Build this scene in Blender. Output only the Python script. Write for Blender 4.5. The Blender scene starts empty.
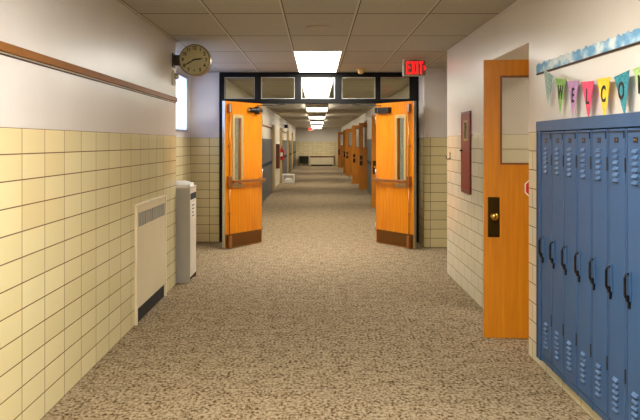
import bpy, bmesh, math, random
from mathutils import Vector, Matrix
random.seed(7)
sc = bpy.context.scene
COL = sc.collection
F = 695.0; VX = 317.0; VY = 142.7; H = 1.549

def lin(c):
    c /= 255.0
    return c/12.92 if c <= .04045 else ((c+.055)/1.055)**2.4
def rgb(r, g, b): return (lin(r), lin(g), lin(b), 1.0)

# ------------------------------------------------------------------ materials
def newmat(name):
    m = bpy.data.materials.new(name); m.use_nodes = True
    nt = m.node_tree; nt.nodes.clear()
    out = nt.nodes.new('ShaderNodeOutputMaterial')
    return m, nt, out
def N(nt, t, **kw):
    n = nt.nodes.new(t)
    for k, v in kw.items(): setattr(n, k, v)
    return n
def principled(nt, out, color=None, rough=.5, metal=0.0, spec=.5):
    p = N(nt, 'ShaderNodeBsdfPrincipled')
    if color is not None: p.inputs['Base Color'].default_value = color
    p.inputs['Roughness'].default_value = rough
    p.inputs['Metallic'].default_value = metal
    p.inputs['Specular IOR Level'].default_value = spec
    nt.links.new(p.outputs[0], out.inputs[0])
    return p
def coords(nt, scale=(1,1,1), kind='Object'):
    tc = N(nt, 'ShaderNodeTexCoord'); mp = N(nt, 'ShaderNodeMapping')
    mp.inputs['Scale'].default_value = scale
    nt.links.new(tc.outputs[kind], mp.inputs[0])
    return mp
def mixc(nt, fac, a, b, blend='MIX'):
    n = N(nt, 'ShaderNodeMix', data_type='RGBA', blend_type=blend)
    for sock, v in ((n.inputs[0], fac), (n.inputs[6], a), (n.inputs[7], b)):
        if isinstance(v, (int, float)): sock.default_value = v
        elif isinstance(v, tuple): sock.default_value = v
        else: nt.links.new(v, sock)
    return n.outputs[2]
def noise(nt, vec, scale, detail=3, rough=.5):
    n = N(nt, 'ShaderNodeTexNoise'); n.inputs['Scale'].default_value = scale
    n.inputs['Detail'].default_value = detail; n.inputs['Roughness'].default_value = rough
    nt.links.new(vec.outputs[0] if hasattr(vec, 'outputs') else vec, n.inputs['Vector'])
    return n
def ramp(nt, fac, stops, interp='LINEAR'):
    r = N(nt, 'ShaderNodeValToRGB'); r.color_ramp.interpolation = interp
    els = r.color_ramp.elements
    els[0].position, els[0].color = stops[0]
    els[1].position, els[1].color = stops[-1]
    for p, c in stops[1:-1]:
        e = els.new(p); e.color = c
    nt.links.new(fac, r.inputs[0]); return r.outputs[0]
def bump(nt, h, p, strength=.2, dist=.01):
    b = N(nt, 'ShaderNodeBump'); b.inputs['Strength'].default_value = strength
    b.inputs['Distance'].default_value = dist
    nt.links.new(h, b.inputs['Height']); nt.links.new(b.outputs[0], p.inputs['Normal'])

def simple(name, color, rough=.5, metal=0.0, var=.06, scale=14, spec=.5):
    """Plain coat with faint procedural unevenness."""
    m, nt, out = newmat(name); p = principled(nt, out, color, rough, metal, spec)
    mp = coords(nt); n = noise(nt, mp, scale, 4)
    d = tuple(c*(1-var) for c in color[:3])+(1,); l = tuple(min(1, c*(1+var)) for c in color[:3])+(1,)
    nt.links.new(ramp(nt, n.outputs[0], [(.3, d), (.7, l)]), p.inputs['Base Color'])
    return m

def wallmat(name, axis, paint, tileA, tileB, grout, offset=0.0, uoff=0.0, top=1.626, prough=.34):
    """Glazed 12 in. tile (twelve courses) below, semi-gloss paint above."""
    m, nt, out = newmat(name); p = principled(nt, out, paint, .3, 0, .42)
    tc = N(nt, 'ShaderNodeTexCoord'); sp = N(nt, 'ShaderNodeSeparateXYZ'); cb = N(nt, 'ShaderNodeCombineXYZ')
    nt.links.new(tc.outputs['Object'], sp.inputs[0])
    ad = N(nt, 'ShaderNodeMath', operation='ADD'); ad.inputs[1].default_value = uoff+30.5
    nt.links.new(sp.outputs[axis], ad.inputs[0]); nt.links.new(ad.outputs[0], cb.inputs[0])
    nt.links.new(sp.outputs[2], cb.inputs[1])
    br = N(nt, 'ShaderNodeTexBrick'); br.offset = offset; br.squash = 1.0
    br.inputs['Scale'].default_value = 1.0
    br.inputs['Brick Width'].default_value = .305; br.inputs['Row Height'].default_value = .1355
    br.inputs['Mortar Size'].default_value = .0034; br.inputs['Mortar Smooth'].default_value = .15
    br.inputs['Bias'].default_value = 0
    br.inputs['Color1'].default_value = tileA; br.inputs['Color2'].default_value = tileB
    br.inputs['Mortar'].default_value = grout
    nt.links.new(cb.outputs[0], br.inputs['Vector'])
    nz = noise(nt, tc.outputs['Object'], 1.7, 4)
    pd = tuple(c*.95 for c in paint[:3])+(1,)
    pc = ramp(nt, nz.outputs[0], [(.35, pd), (.65, paint)])
    gt = N(nt, 'ShaderNodeMath', operation='GREATER_THAN'); gt.inputs[1].default_value = top
    nt.links.new(sp.outputs[2], gt.inputs[0])
    nt.links.new(mixc(nt, gt.outputs[0], br.outputs['Color'], pc), p.inputs['Base Color'])
    rr = N(nt, 'ShaderNodeMapRange'); rr.inputs[3].default_value = .14; rr.inputs[4].default_value = prough
    nt.links.new(gt.outputs[0], rr.inputs[0]); 
    mm = N(nt, 'ShaderNodeMath', operation='MULTIPLY'); mm.inputs[1].default_value = .6
    nt.links.new(br.outputs['Fac'], mm.inputs[0])
    inv = N(nt, 'ShaderNodeMath', operation='SUBTRACT'); inv.inputs[0].default_value = 1.0
    nt.links.new(gt.outputs[0], inv.inputs[1])
    mm2 = N(nt, 'ShaderNodeMath', operation='MULTIPLY'); nt.links.new(mm.outputs[0], mm2.inputs[0]); nt.links.new(inv.outputs[0], mm2.inputs[1])
    ra = N(nt, 'ShaderNodeMath', operation='ADD'); nt.links.new(rr.outputs[0], ra.inputs[0]); nt.links.new(mm2.outputs[0], ra.inputs[1])
    nt.links.new(ra.outputs[0], p.inputs['Roughness'])
    # height: joints sink, faces slightly wavy
    nb = noise(nt, tc.outputs['Object'], 5.5, 2)
    k = N(nt, 'ShaderNodeMath', operation='MULTIPLY'); k.inputs[1].default_value = .35
    nt.links.new(nb.outputs[0], k.inputs[0])
    hh = N(nt, 'ShaderNodeMath', operation='SUBTRACT'); nt.links.new(k.outputs[0], hh.inputs[0]); nt.links.new(mm2.outputs[0], hh.inputs[1])
    bump(nt, hh.outputs[0], p, .22, .01)
    return m

def woodmat(name, a, b, c, rough=.3, grain=(14, 14, .9)):
    m, nt, out = newmat(name); p = principled(nt, out, b, rough)
    mp = coords(nt, grain); n = noise(nt, mp, 2.2, 6, .6)
    n2 = noise(nt, coords(nt, (1.2, 1.2, .5)), 1.6, 3)
    col = ramp(nt, n.outputs[0], [(.3, a), (.52, b), (.75, c)])
    col2 = mixc(nt, .22, col, ramp(nt, n2.outputs[0], [(.35, a), (.65, c)]))
    nt.links.new(col2, p.inputs['Base Color'])
    bump(nt, n.outputs[0], p, .03, .01)
    return m

def carpetmat():
    m, nt, out = newmat('carpet_weave'); p = principled(nt, out, rgb(130,112,92), .97, 0, .1)
    mp = coords(nt, (1, .7, 1))
    big = noise(nt, mp, 50, 3, .62)
    patch = noise(nt, coords(nt), 9, 3, .6)
    add = N(nt, 'ShaderNodeMix'); add.inputs[0].default_value = .22
    nt.links.new(big.outputs[0], add.inputs[2]); nt.links.new(patch.outputs[0], add.inputs[3])
    col = ramp(nt, add.outputs[0], [(.37, CARPET[0]), (.435, CARPET[1]), (.49, CARPET[2]), (.61, CARPET[3])])
    nt.links.new(col, p.inputs['Base Color'])
    bump(nt, add.outputs[0], p, .5, .012)
    return m
CARPET = [rgb(66,47,22), rgb(110,91,62), rgb(144,126,99), rgb(170,153,126)]

def ceilmat(name, xo, yo, panel, seam):
    """2 ft by 4 ft lay-in panels: pale runners along the hall, dark gaps across."""
    m, nt, out = newmat(name); p = principled(nt, out, panel, .85, 0, .2)
    tc = N(nt, 'ShaderNodeTexCoord'); sp = N(nt, 'ShaderNodeSeparateXYZ'); nt.links.new(tc.outputs['Object'], sp.inputs[0])
    def op(o, a, b):
        n = N(nt, 'ShaderNodeMath', operation=o)
        for k, v in enumerate((a, b)):
            if v is None: continue
            if isinstance(v, (int, float)): n.inputs[k].default_value = v
            else: nt.links.new(v, n.inputs[k])
        return n.outputs[0]
    fx = op('FRACT', op('DIVIDE', op('ADD', sp.outputs[0], xo+61.5), .615), None)
    fy = op('FRACT', op('DIVIDE', op('ADD', sp.outputs[1], yo+122), 1.22), None)
    ix = op('FLOOR', op('DIVIDE', op('ADD', sp.outputs[0], xo+61.5), .615), None)
    iy = op('FLOOR', op('DIVIDE', op('ADD', sp.outputs[1], yo+122), 1.22), None)
    cb = N(nt, 'ShaderNodeCombineXYZ'); nt.links.new(ix, cb.inputs[0]); nt.links.new(iy, cb.inputs[1])
    wn = N(nt, 'ShaderNodeTexWhiteNoise'); nt.links.new(cb.outputs[0], wn.inputs['Vector'])
    dk = tuple(c*.9 for c in panel[:3])+(1,)
    base = mixc(nt, wn.outputs['Value'], panel, dk)
    n = noise(nt, tc.outputs['Object'], 60, 3)
    base = mixc(nt, .25, base, ramp(nt, n.outputs[0], [(.35, (.55,.55,.55,1)), (.6, (1,1,1,1))]), 'MULTIPLY')
    run = op('LESS_THAN', fx, .034); runedge = op('LESS_THAN', op('ABSOLUTE', op('SUBTRACT', fx, .034), None), .007)
    cross = op('LESS_THAN', fy, .022); crosslite = op('LESS_THAN', op('ABSOLUTE', op('SUBTRACT', fy, .027), None), .009)
    c = mixc(nt, crosslite, base, tuple(min(1, v*1.15) for v in panel[:3])+(1,))
    c = mixc(nt, cross, c, seam)
    c = mixc(nt, run, c, tuple(min(1, v*1.22) for v in panel[:3])+(1,))
    c = mixc(nt, runedge, c, seam)
    nt.links.new(c, p.inputs['Base Color'])
    return m

def glassmat(name, tint, refl=1.0, wired=False, ior=1.5):
    m, nt, out = newmat(name)
    tr = N(nt, 'ShaderNodeBsdfTransparent'); tr.inputs[0].default_value = tint
    gl = N(nt, 'ShaderNodeBsdfGlossy'); gl.inputs['Roughness'].default_value = .015
    fr = N(nt, 'ShaderNodeFresnel'); fr.inputs[0].default_value = ior
    mx = N(nt, 'ShaderNodeMixShader')
    ge = N(nt, 'ShaderNodeNewGeometry'); sb = N(nt, 'ShaderNodeMath', operation='SUBTRACT'); sb.inputs[0].default_value = 1.0
    nt.links.new(ge.outputs['Backfacing'], sb.inputs[1])
    ml = N(nt, 'ShaderNodeMath', operation='MULTIPLY'); nt.links.new(fr.outputs[0], ml.inputs[0]); nt.links.new(sb.outputs[0], ml.inputs[1])
    nt.links.new(ml.outputs[0], mx.inputs[0]); nt.links.new(tr.outputs[0], mx.inputs[1]); nt.links.new(gl.outputs[0], mx.inputs[2])
    last = mx.outputs[0]
    if wired:
        mp = coords(nt); mp.inputs['Rotation'].default_value = (0, math.radians(45), 0)
        sp = N(nt, 'ShaderNodeSeparateXYZ'); nt.links.new(mp.outputs[0], sp.inputs[0])
        fs = []
        for ax in (0, 2):
            mu = N(nt, 'ShaderNodeMath', operation='MULTIPLY'); mu.inputs[1].default_value = 62
            fc = N(nt, 'ShaderNodeMath', operation='FRACT'); lt = N(nt, 'ShaderNodeMath', operation='LESS_THAN'); lt.inputs[1].default_value = .07
            nt.links.new(sp.outputs[ax], mu.inputs[0]); nt.links.new(mu.outputs[0], fc.inputs[0]); nt.links.new(fc.outputs[0], lt.inputs[0]); fs.append(lt)
        mxm = N(nt, 'ShaderNodeMath', operation='MAXIMUM'); nt.links.new(fs[0].outputs[0], mxm.inputs[0]); nt.links.new(fs[1].outputs[0], mxm.inputs[1])
        df = N(nt, 'ShaderNodeBsdfDiffuse'); df.inputs[0].default_value = rgb(124,116,100)
        m2 = N(nt, 'ShaderNodeMixShader')
        nt.links.new(mxm.outputs[0], m2.inputs[0]); nt.links.new(last, m2.inputs[1]); nt.links.new(df.outputs[0], m2.inputs[2])
        last = m2.outputs[0]
    nt.links.new(last, out.inputs[0])
    return m

def emit(name, color, strength):
    m, nt, out = newmat(name)
    e = N(nt, 'ShaderNodeEmission'); e.inputs[0].default_value = color; e.inputs[1].default_value = strength
    nt.links.new(e.outputs[0], out.inputs[0]); return m

LIGHT_COL = (1.0, .962, .885, 1)
L_NEAR, L_BACK, L_FAR, SKY = 13.0, 19.0, 7.5, 2.0
PAINT_L = rgb(218,212,207); PAINT_R = rgb(222,214,204)
TA, TB = rgb(232,220,176), rgb(224,211,165)
GR = rgb(98,68,32)
M = {}
M['wall_left'] = wallmat('glazed_tile_and_paint_left', 1, PAINT_L, rgb(228,216,170), rgb(220,206,158), GR, 0, .020)
M['wall_right'] = wallmat('glazed_tile_and_paint_right', 1, PAINT_R, rgb(230,223,196), rgb(222,214,184), GR, .5, .05)
M['wall_side'] = wallmat('glazed_tile_and_paint_recess', 1, PAINT_L, TA, TB, rgb(80,58,36), 0, .1)
M['wall_back'] = wallmat('glazed_tile_and_paint_cross', 0, PAINT_L, rgb(222,208,160), rgb(212,198,150), rgb(70,48,28), 0, -.15)
M['wall_end'] = wallmat('glazed_tile_and_paint_end', 0, rgb(214,208,198), rgb(226,212,170), rgb(216,202,160), rgb(150,125,85), 0, 0)
M['far'] = simple('cream_wall_paint', rgb(216,206,186), .5, 0, .03, 2)
M['carpet'] = carpetmat()
M['ceil'] = ceilmat('lay_in_ceiling_panels', .297, -5.9+.0, rgb(186,181,170), rgb(78,66,50))
M['ceil_far'] = ceilmat('lay_in_ceiling_panels_far', .297, -11.3, rgb(194,187,172), rgb(112,100,82))
M['orange'] = woodmat('orange_varnished_oak', rgb(192,108,8), rgb(210,124,12), rgb(224,142,24), .28)
M['amber'] = woodmat('amber_varnished_birch', rgb(178,106,8), rgb(196,120,12), rgb(208,134,22), .3)
M['darkwood'] = woodmat('dark_varnished_wood', rgb(96,52,20), rgb(116,64,26), rgb(134,78,34), .35)
M['rail'] = woodmat('rail_oak', rgb(126,76,18), rgb(142,88,22), rgb(158,100,30), .6, (14, .9, 14))
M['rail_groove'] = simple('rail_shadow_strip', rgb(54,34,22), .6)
M['rail_white'] = simple('rail_white_bead', rgb(226,220,208), .4)
M['bronze'] = simple('bronze_metal', rgb(172,120,72), .3, .8)
M['bronze_dark'] = simple('dark_bronze_plate', rgb(108,68,22), .36, .5)
M['brass'] = simple('polished_brass', rgb(200,160,80), .2, 1.0)
M['brass_dark'] = simple('tarnished_brass_plate', rgb(70,52,24), .22, .9)
M['beige_metal'] = simple('beige_metal_trim', rgb(186,160,108), .4, .3)
M['steel'] = simple('brushed_steel', rgb(190,188,182), .35, .8)
M['black'] = simple('black_metal', rgb(22,21,20), .4)
M['blackgloss'] = simple('black_handle_enamel', rgb(9,9,10), .2)
M['frame_black'] = simple('black_door_frame', rgb(11,11,10), .55, 0, .06, 14, .2)
M['blue'] = simple('blue_locker_enamel', rgb(54,86,127), .4, 0, .05, 5, .35)
M['blue_dark'] = simple('blue_locker_frame_enamel', rgb(51,81,119), .42, 0, .05, 5, .35)
M['louver'] = simple('highlit_blue_louver_enamel', rgb(74,106,148), .45, 0, .05, 8)  # paler than the locker doors: louver highlights put into the colour
M['slot'] = simple('dark_slot', rgb(26,30,40), .6)
M['farblue'] = simple('grey_blue_locker_enamel', rgb(62,74,84), .35, 0, .08, 3)
M['cream'] = simple('cream_enamel', rgb(226,212,178), .38, 0, .03, 3)
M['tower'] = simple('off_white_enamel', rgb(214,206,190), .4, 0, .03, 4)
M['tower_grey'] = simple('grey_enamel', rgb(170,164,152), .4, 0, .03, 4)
M['grille'] = simple('grey_grille_metal', rgb(168,163,152), .4, .2)
M['void'] = simple('dark_interior', rgb(16,15,15), .9)
M['paper'] = simple('white_paper', rgb(232,228,218), .8, 0, .05, 30)
M['print'] = simple('printed_ink', rgb(90,84,78), .8)
M['maroon'] = simple('maroon_enamel', rgb(132,32,30), .3, 0, .06, 6)
M['maroon_dark'] = simple('maroon_frame_enamel', rgb(104,34,30), .35, 0, .06, 6)
M['red'] = simple('red_enamel', rgb(196,22,28), .3)
M['clockface'] = simple('aged_clock_face', rgb(196,188,146), .5, 0, .05, 10)
M['clockcase'] = simple('dull_brass_case', rgb(150,136,104), .35, .6)
M['olive'] = simple('olive_metal', rgb(66,62,48), .45, .2)
M['sign_white'] = simple('sign_housing', rgb(206,198,186), .5)
M['sign_face'] = simple('sign_face', rgb(128,116,106), .5)
M['sign_red'] = emit('exit_letter_glow', (1.0, .008, .010, 1), 1.1)
M['lamp_near'] = emit('light_diffuser_near', LIGHT_COL, L_NEAR)
M['lamp_back'] = emit('light_diffuser_back', LIGHT_COL, L_BACK)
M['lamp_far'] = emit('light_diffuser_far', (1.0, .93, .80, 1), L_FAR)
M['troffer'] = simple('white_light_frame', rgb(214,206,192), .5)
M['pane'] = glassmat('transom_glass', (.80,.82,.78,1), 1, False, 1.6)
M['vision'] = glassmat('vision_glass', (.80,.84,.84,1), 1, False, 1.5)
M['wired'] = glassmat('wired_glass', (.90,.89,.85,1), 1, True, 1.55)
def frosted():
    m, nt, out = newmat('frosted_window_glass')
    a = N(nt, 'ShaderNodeBsdfTranslucent'); a.inputs[0].default_value = (.9, .93, .97, 1)
    g = N(nt, 'ShaderNodeBsdfGlossy'); g.inputs['Roughness'].default_value = .2
    x = N(nt, 'ShaderNodeMixShader'); x.inputs[0].default_value = .08
    nt.links.new(a.outputs[0], x.inputs[1]); nt.links.new(g.outputs[0], x.inputs[2]); nt.links.new(x.outputs[0], out.inputs[0]); return m
M['winpane'] = frosted()
M['detector'] = simple('aged_detector_plastic', rgb(206,176,110), .45)
M['speaker'] = simple('ceiling_speaker_plate', rgb(176,164,144), .5)
M['lens'] = simple('clear_strobe_lens', rgb(226,222,212), .15, .3)
M['string'] = simple('bunting_string', rgb(226,220,200), .8)
M['ink'] = simple('black_letter_ink', rgb(34,30,30), .7)

def striped(name, a, b, scale, rot=.9):
    m, nt, out = newmat(name); p = principled(nt, out, a, .8, 0, .2)
    mp = coords(nt); mp.inputs['Rotation'].default_value = (rot, 0, 0)
    w = N(nt, 'ShaderNodeTexWave', bands_direction='Z'); w.inputs['Scale'].default_value = scale
    w.inputs['Distortion'].default_value = .3
    nt.links.new(mp.outputs[0], w.inputs[0])
    nt.links.new(ramp(nt, w.outputs['Fac'], [(.4, a), (.6, b)]), p.inputs['Base Color']); return m
def dotted(name, a, b, scale):
    m, nt, out = newmat(name); p = principled(nt, out, a, .8, 0, .2)
    v = N(nt, 'ShaderNodeTexVoronoi'); v.inputs['Scale'].default_value = scale
    nt.links.new(coords(nt).outputs[0], v.inputs['Vector'])
    nt.links.new(ramp(nt, v.outputs['Distance'], [(.3, b), (.42, a)]), p.inputs['Base Color']); return m
def cloudmat():
    m, nt, out = newmat('cloud_print'); p = principled(nt, out, rgb(120,170,215), .6, 0, .3)
    n = noise(nt, coords(nt, (1, 1, 1.3)), 8, 2.5, .5)
    nt.links.new(ramp(nt, n.outputs[0], [(.42, rgb(112,170,214)), (.52, rgb(160,202,228)), (.62, rgb(226,238,242))]), p.inputs['Base Color'])
    return m
M['cloud'] = cloudmat()

# ------------------------------------------------------------------ mesh helpers
class MB:
    def __init__(s): s.bm = bmesh.new()
    def box(s, x0, x1, y0, y1, z0, z1):
        x0, x1 = min(x0,x1), max(x0,x1); y0, y1 = min(y0,y1), max(y0,y1); z0, z1 = min(z0,z1), max(z0,z1)
        v = [s.bm.verts.new(p) for p in ((x0,y0,z0),(x1,y0,z0),(x1,y1,z0),(x0,y1,z0),(x0,y0,z1),(x1,y0,z1),(x1,y1,z1),(x0,y1,z1))]
        for f in ((0,3,2,1),(4,5,6,7),(0,1,5,4),(1,2,6,5),(2,3,7,6),(3,0,4,7)): s.bm.faces.new([v[i] for i in f])
        return s
    def cyl(s, p0, p1, r0, r1=None, seg=20, smooth=True):
        r1 = r0 if r1 is None else r1
        p0, p1 = Vector(p0), Vector(p1); d = p1-p0
        q = d.to_track_quat('Z', 'Y').to_matrix()
        ra, rb = [], []
        for i in range(seg):
            a = 2*math.pi*i/seg; u = q @ Vector((math.cos(a), math.sin(a), 0))
            ra.append(s.bm.verts.new(p0+u*r0)); rb.append(s.bm.verts.new(p1+u*r1))
        for i in range(seg):
            j = (i+1) % seg
            f = s.bm.faces.new((ra[i], ra[j], rb[j], rb[i])); f.smooth = smooth
        s.bm.faces.new(ra[::-1]); s.bm.faces.new(rb)
        return s
    def lathe(s, prof, origin, axis, seg=28):
        """prof: list of (radius, height along axis)."""
        o = Vector(origin); q = Vector(axis).to_track_quat('Z', 'Y').to_matrix()
        rings = []
        for r, h in prof:
            ring = []
            for i in range(seg):
                a = 2*math.pi*i/seg
                ring.append(s.bm.verts.new(o + q @ Vector((r*math.cos(a), r*math.sin(a), h))))
            rings.append(ring)
        for k in range(len(rings)-1):
            for i in range(seg):
                j = (i+1) % seg
                f = s.bm.faces.new((rings[k][i], rings[k][j], rings[k+1][j], rings[k+1][i])); f.smooth = True
        s.bm.faces.new(rings[0][::-1]); s.bm.faces.new(rings[-1])
        return s
    def tube(s, pts, r, seg=10):
        pts = [Vector(p) for p in pts]; rings = []
        for k, p in enumerate(pts):
            t = (pts[min(k+1, len(pts)-1)] - pts[max(k-1, 0)]).normalized()
            up = Vector((.31, .2, 1)) if abs(t.z) < .9 else Vector((1, .2, 0))
            a = t.cross(up).normalized(); b = t.cross(a).normalized()
            rings.append([s.bm.verts.new(p + (a*math.cos(2*math.pi*i/seg) + b*math.sin(2*math.pi*i/seg))*r) for i in range(seg)])
        for k in range(len(rings)-1):
            for i in range(seg):
                j = (i+1) % seg
                f = s.bm.faces.new((rings[k][i], rings[k][j], rings[k+1][j], rings[k+1][i])); f.smooth = True
        s.bm.faces.new(rings[0][::-1]); s.bm.faces.new(rings[-1])
        return s
    def prism(s, pts, vec):
        """polygon (list of 3D points) extruded along vec."""
        vec = Vector(vec)
        a = [s.bm.verts.new(p) for p in pts]; b = [s.bm.verts.new(Vector(p)+vec) for p in pts]
        n = len(pts)
        s.bm.faces.new(a[::-1]); s.bm.faces.new(b)
        for i in range(n):
            j = (i+1) % n
            s.bm.faces.new((a[i], a[j], b[j], b[i]))
        return s
    def build(s, name, mat, parent=None, bevel=0.0, loc=None):
        bmesh.ops.recalc_face_normals(s.bm, faces=s.bm.faces)
        me = bpy.data.meshes.new(name)
        if loc is not None:
            bmesh.ops.translate(s.bm, verts=s.bm.verts, vec=-Vector(loc))
        s.bm.to_mesh(me); s.bm.free()
        me.materials.append(mat)
        o = bpy.data.objects.new(name, me); COL.objects.link(o)
        if loc is not None: o.location = loc
        if parent is not None: o.parent = parent
        if bevel > 0:
            b = o.modifiers.new('bevel', 'BEVEL'); b.width = bevel; b.segments = 2; b.limit_method = 'ANGLE'
        return o

def struct(name, mb, mat):
    o = mb.build(name, mat); o['kind'] = 'structure'; return o
def tag(o, label, cat, group=None):
    o['label'] = label; o['category'] = cat
    if group: o['group'] = group
    return o
def thing(name, label, cat, loc=(0,0,0), rz=0.0, group=None):
    o = bpy.data.objects.new(name, None); COL.objects.link(o)
    o.empty_display_size = .1
    o.location = loc; o.rotation_euler = (0, 0, rz)
    return tag(o, label, cat, group)
def dup(root, loc, rz=None, label=None, group=None):
    def cp(o, parent):
        c = o.copy(); COL.objects.link(c)
        if parent is not None: c.parent = parent
        for ch in list(o.children): cp(ch, c)
        return c
    r = cp(root, None); r.location = loc
    if rz is not None: r.rotation_euler = (0, 0, rz)
    if label: r['label'] = label
    if group: r['group'] = group
    return r
def text_mesh(name, body, size, mat, parent, matrix, depth=.0015, sx=1.0, bold=0.0):
    cu = bpy.data.curves.new(name, 'FONT'); cu.body = body; cu.size = size
    cu.align_x = 'CENTER'; cu.align_y = 'CENTER'; cu.extrude = depth; cu.offset = bold
    tmp = bpy.data.objects.new('tmp', cu); COL.objects.link(tmp)
    dg = bpy.context.evaluated_depsgraph_get()
    me = bpy.data.meshes.new_from_object(tmp.evaluated_get(dg))
    bpy.data.objects.remove(tmp); bpy.data.curves.remove(cu)
    me.transform(matrix @ Matrix.Diagonal((sx, 1, 1, 1)))
    me.materials.clear(); me.materials.append(mat)
    o = bpy.data.objects.new(name, me); COL.objects.link(o); o.parent = parent
    return o
def atX(px, py, X):
    """a measured point on a side wall plane at X."""
    d = F*X/(px-VX); return Vector((X, d, H+(VY-py)*d/F))
def atY(px, py, d): return Vector(((px-VX)*d/F, d, H+(VY-py)*d/F))

# ------------------------------------------------------------------ setting
ZC = 2.646           # near ceiling
ZF = 2.565           # ceiling of the corridor beyond
XL, XR = -1.545, 1.545
YB = 10.85           # plane of the double-door frame
XFL, XFR = -1.44, 1.63
YE = 46.6
Y0 = -5.0
struct('floor', MB().box(-2.4, 5.2, Y0-.2, YE+.3, -.12, 0), M['carpet'])
struct('ceiling', MB().box(-2.3, 5.2, Y0-.2, YB+.12, ZC, ZC+.12), M['ceil'])
struct('ceiling_far', MB().box(-2.3, 5.2, YB+.12, YE+.3, ZF, ZF+.2), M['ceil_far'])
# left wall and the recess behind it
YLE = 7.615
struct('wall_left', MB().box(-2.12, XL, Y0, YLE, 0, ZC), M['wall_left'])
wy0, wy1, wz0, wz1 = 8.0, 10.62, 1.70, 2.56
XS = -1.97
struct('wall_recess_left', MB().box(XS-.15, XS, YLE, YB+.1, 0, wz0).box(XS-.15, XS, YLE, YB+.1, wz1, ZC)
       .box(XS-.15, XS, YLE, wy0, wz0, wz1).box(XS-.15, XS, wy1, YB+.1, wz0, wz1), M['wall_side'])
w = MB().box(XS-.06, XS-.004, wy0, wy1, wz0, wz0+.04).box(XS-.06, XS-.004, wy0, wy1, wz1-.04, wz1)
w.box(XS-.06, XS-.004, wy0, wy0+.04, wz0+.04, wz1-.04).box(XS-.06, XS-.004, wy1-.04, wy1, wz0+.04, wz1-.04)
wf = struct('window_1', w, M['steel'])
MB().box(XS-.02, XS-.014, wy0+.04, wy1-.04, wz0+.04, wz1-.04).build('window_pane', M['winpane'], wf)
struct('wall_back_left', MB().box(XS-.15, -1.525, YB, YB+.12, 0, ZC), M['wall_back'])
# right wall: locker niche, classroom alcove, end at the side passage
LZ0, LZ1 = .105, 1.692
LY1 = 4.69; LPITCH = .211; NL = 9
LY0 = LY1-.085-NL*LPITCH-.03
AY0, AY1, AZ = 5.07, 6.37, 2.28      # alcove opening
wr = MB()
wr.box(XR, 2.0, Y0, LY0, 0, ZC)
wr.box(XR, 2.0, LY0, LY1, 0, LZ0-.001).box(XR, 2.0, LY0, LY1, LZ1+.001, ZC).box(1.86, 2.0, LY0, LY1, LZ0-.001, LZ1+.001)
wr.box(XR, 2.3, LY1, AY0, 0, ZC)
wr.box(XR, 2.3, AY0, AY1, AZ, ZC)
wr.box(XR, 2.3, AY1, 8.25, 0, ZC)
struct('wall_right', wr, M['wall_right'])
# side passage on the right (where the exit sign points)
struct('wall_passage_near', MB().box(2.3, 5.1, 8.1, 8.25, 0, ZC), M['wall_back'])
struct('wall_back_right', MB().box(1.585, 5.1, 10.28, YB+.12, 0, ZC), M['wall_back'])
struct('wall_passage_end', MB().box(4.0, 4.15, 8.25, 10.28, 0, ZC), M['wall_side'])
# classroom behind the alcove
struct('wall_classroom', MB().box(2.3, 5.1, 4.0, 4.12, 0, ZC).box(4.95, 5.1, 4.12, 8.1, 0, ZC), M['far'])
struct('wall_rear', MB().box(-2.12, 2.3, Y0-.15, Y0, 0, ZC), M['wall_back'])
# corridor beyond the doors
struct('wall_far_left', MB().box(XFL-.2, XFL, YB+.12, YE, 0, ZF), M['far'])
FAR_DOORS = [16.6, 22.96, 26.3, 32.6, 36.0, 43.3]
wf2 = MB(); y = YB+.12
for d in FAR_DOORS:
    wf2.box(XFR, 2.36, y, d-.36, 0, ZF).box(XFR, 2.36, d-.36, d+1.0, AZ, ZF).box(2.36, 2.5, d-.36, d+1.0, 0, ZF)
    y = d+1.0
wf2.box(XFR, 2.36, y, YE, 0, ZF)
struct('wall_far_right', wf2, M['far'])
struct('wall_end', MB().box(-2.0, 2.5, YE, YE+.15, 0, ZF), M['wall_end'])

# ------------------------------------------------------------------ rails
def rail(name, label, X, y0, y1, z0, z1, s):
    t = thing(name, label, 'rail', (X, (y0+y1)/2, z0))
    c = Vector(t.location)
    MB().box(X, X+s*.022, y0, y1, z0, z1).build('board', M['rail'], t, .002, c)
    MB().box(X, X+s*.005, y0, y1, z0-.008, z0).build('bead', M['rail_white'], t, 0, c)
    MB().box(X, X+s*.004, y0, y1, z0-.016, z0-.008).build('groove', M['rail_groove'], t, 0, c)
    for o in t.children: o.location = (0,0,0)
    return t
rail('map_rail', 'long brown wooden map rail running along the left wall above the tile', XL, Y0+.02, YLE-.02, 1.995, 2.04, 1)
t = thing('tack_rail', 'thin brown tack rail under the cloud border on the right wall', 'rail', (XR, 2.9, 2.03))
MB().box(-.009, 0, -1.9, 1.965, 0, .06).build('board', M['rail'], t, .002)
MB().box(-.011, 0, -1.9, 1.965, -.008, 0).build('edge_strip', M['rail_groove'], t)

# cloud border stapled on the tack rail: scalloped top edge
pts = []
ya, yb = 4.86, 1.2
x = XR-.0105
top = []
nn = 130
for i in range(nn+1):
    y = ya+(yb-ya)*i/nn
    ph = (ya-y)/.105
    sc_ = abs(math.sin(math.pi*ph)); hz = 2.083 + .016*sc_ + .006*math.sin(2*math.pi*ph*2.0)
    top.append((x, y, hz))
poly = top + [(x, yb, 2.033), (x, ya, 2.033)]
cb = MB().prism(poly, (-.002, 0, 0)).build('cloud_border', M['cloud'], None, 0, (XR-.0105, 3.0, 2.03))
tag(cb, 'scalloped blue sky and cloud print border strip on the right wall', 'border')

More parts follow.
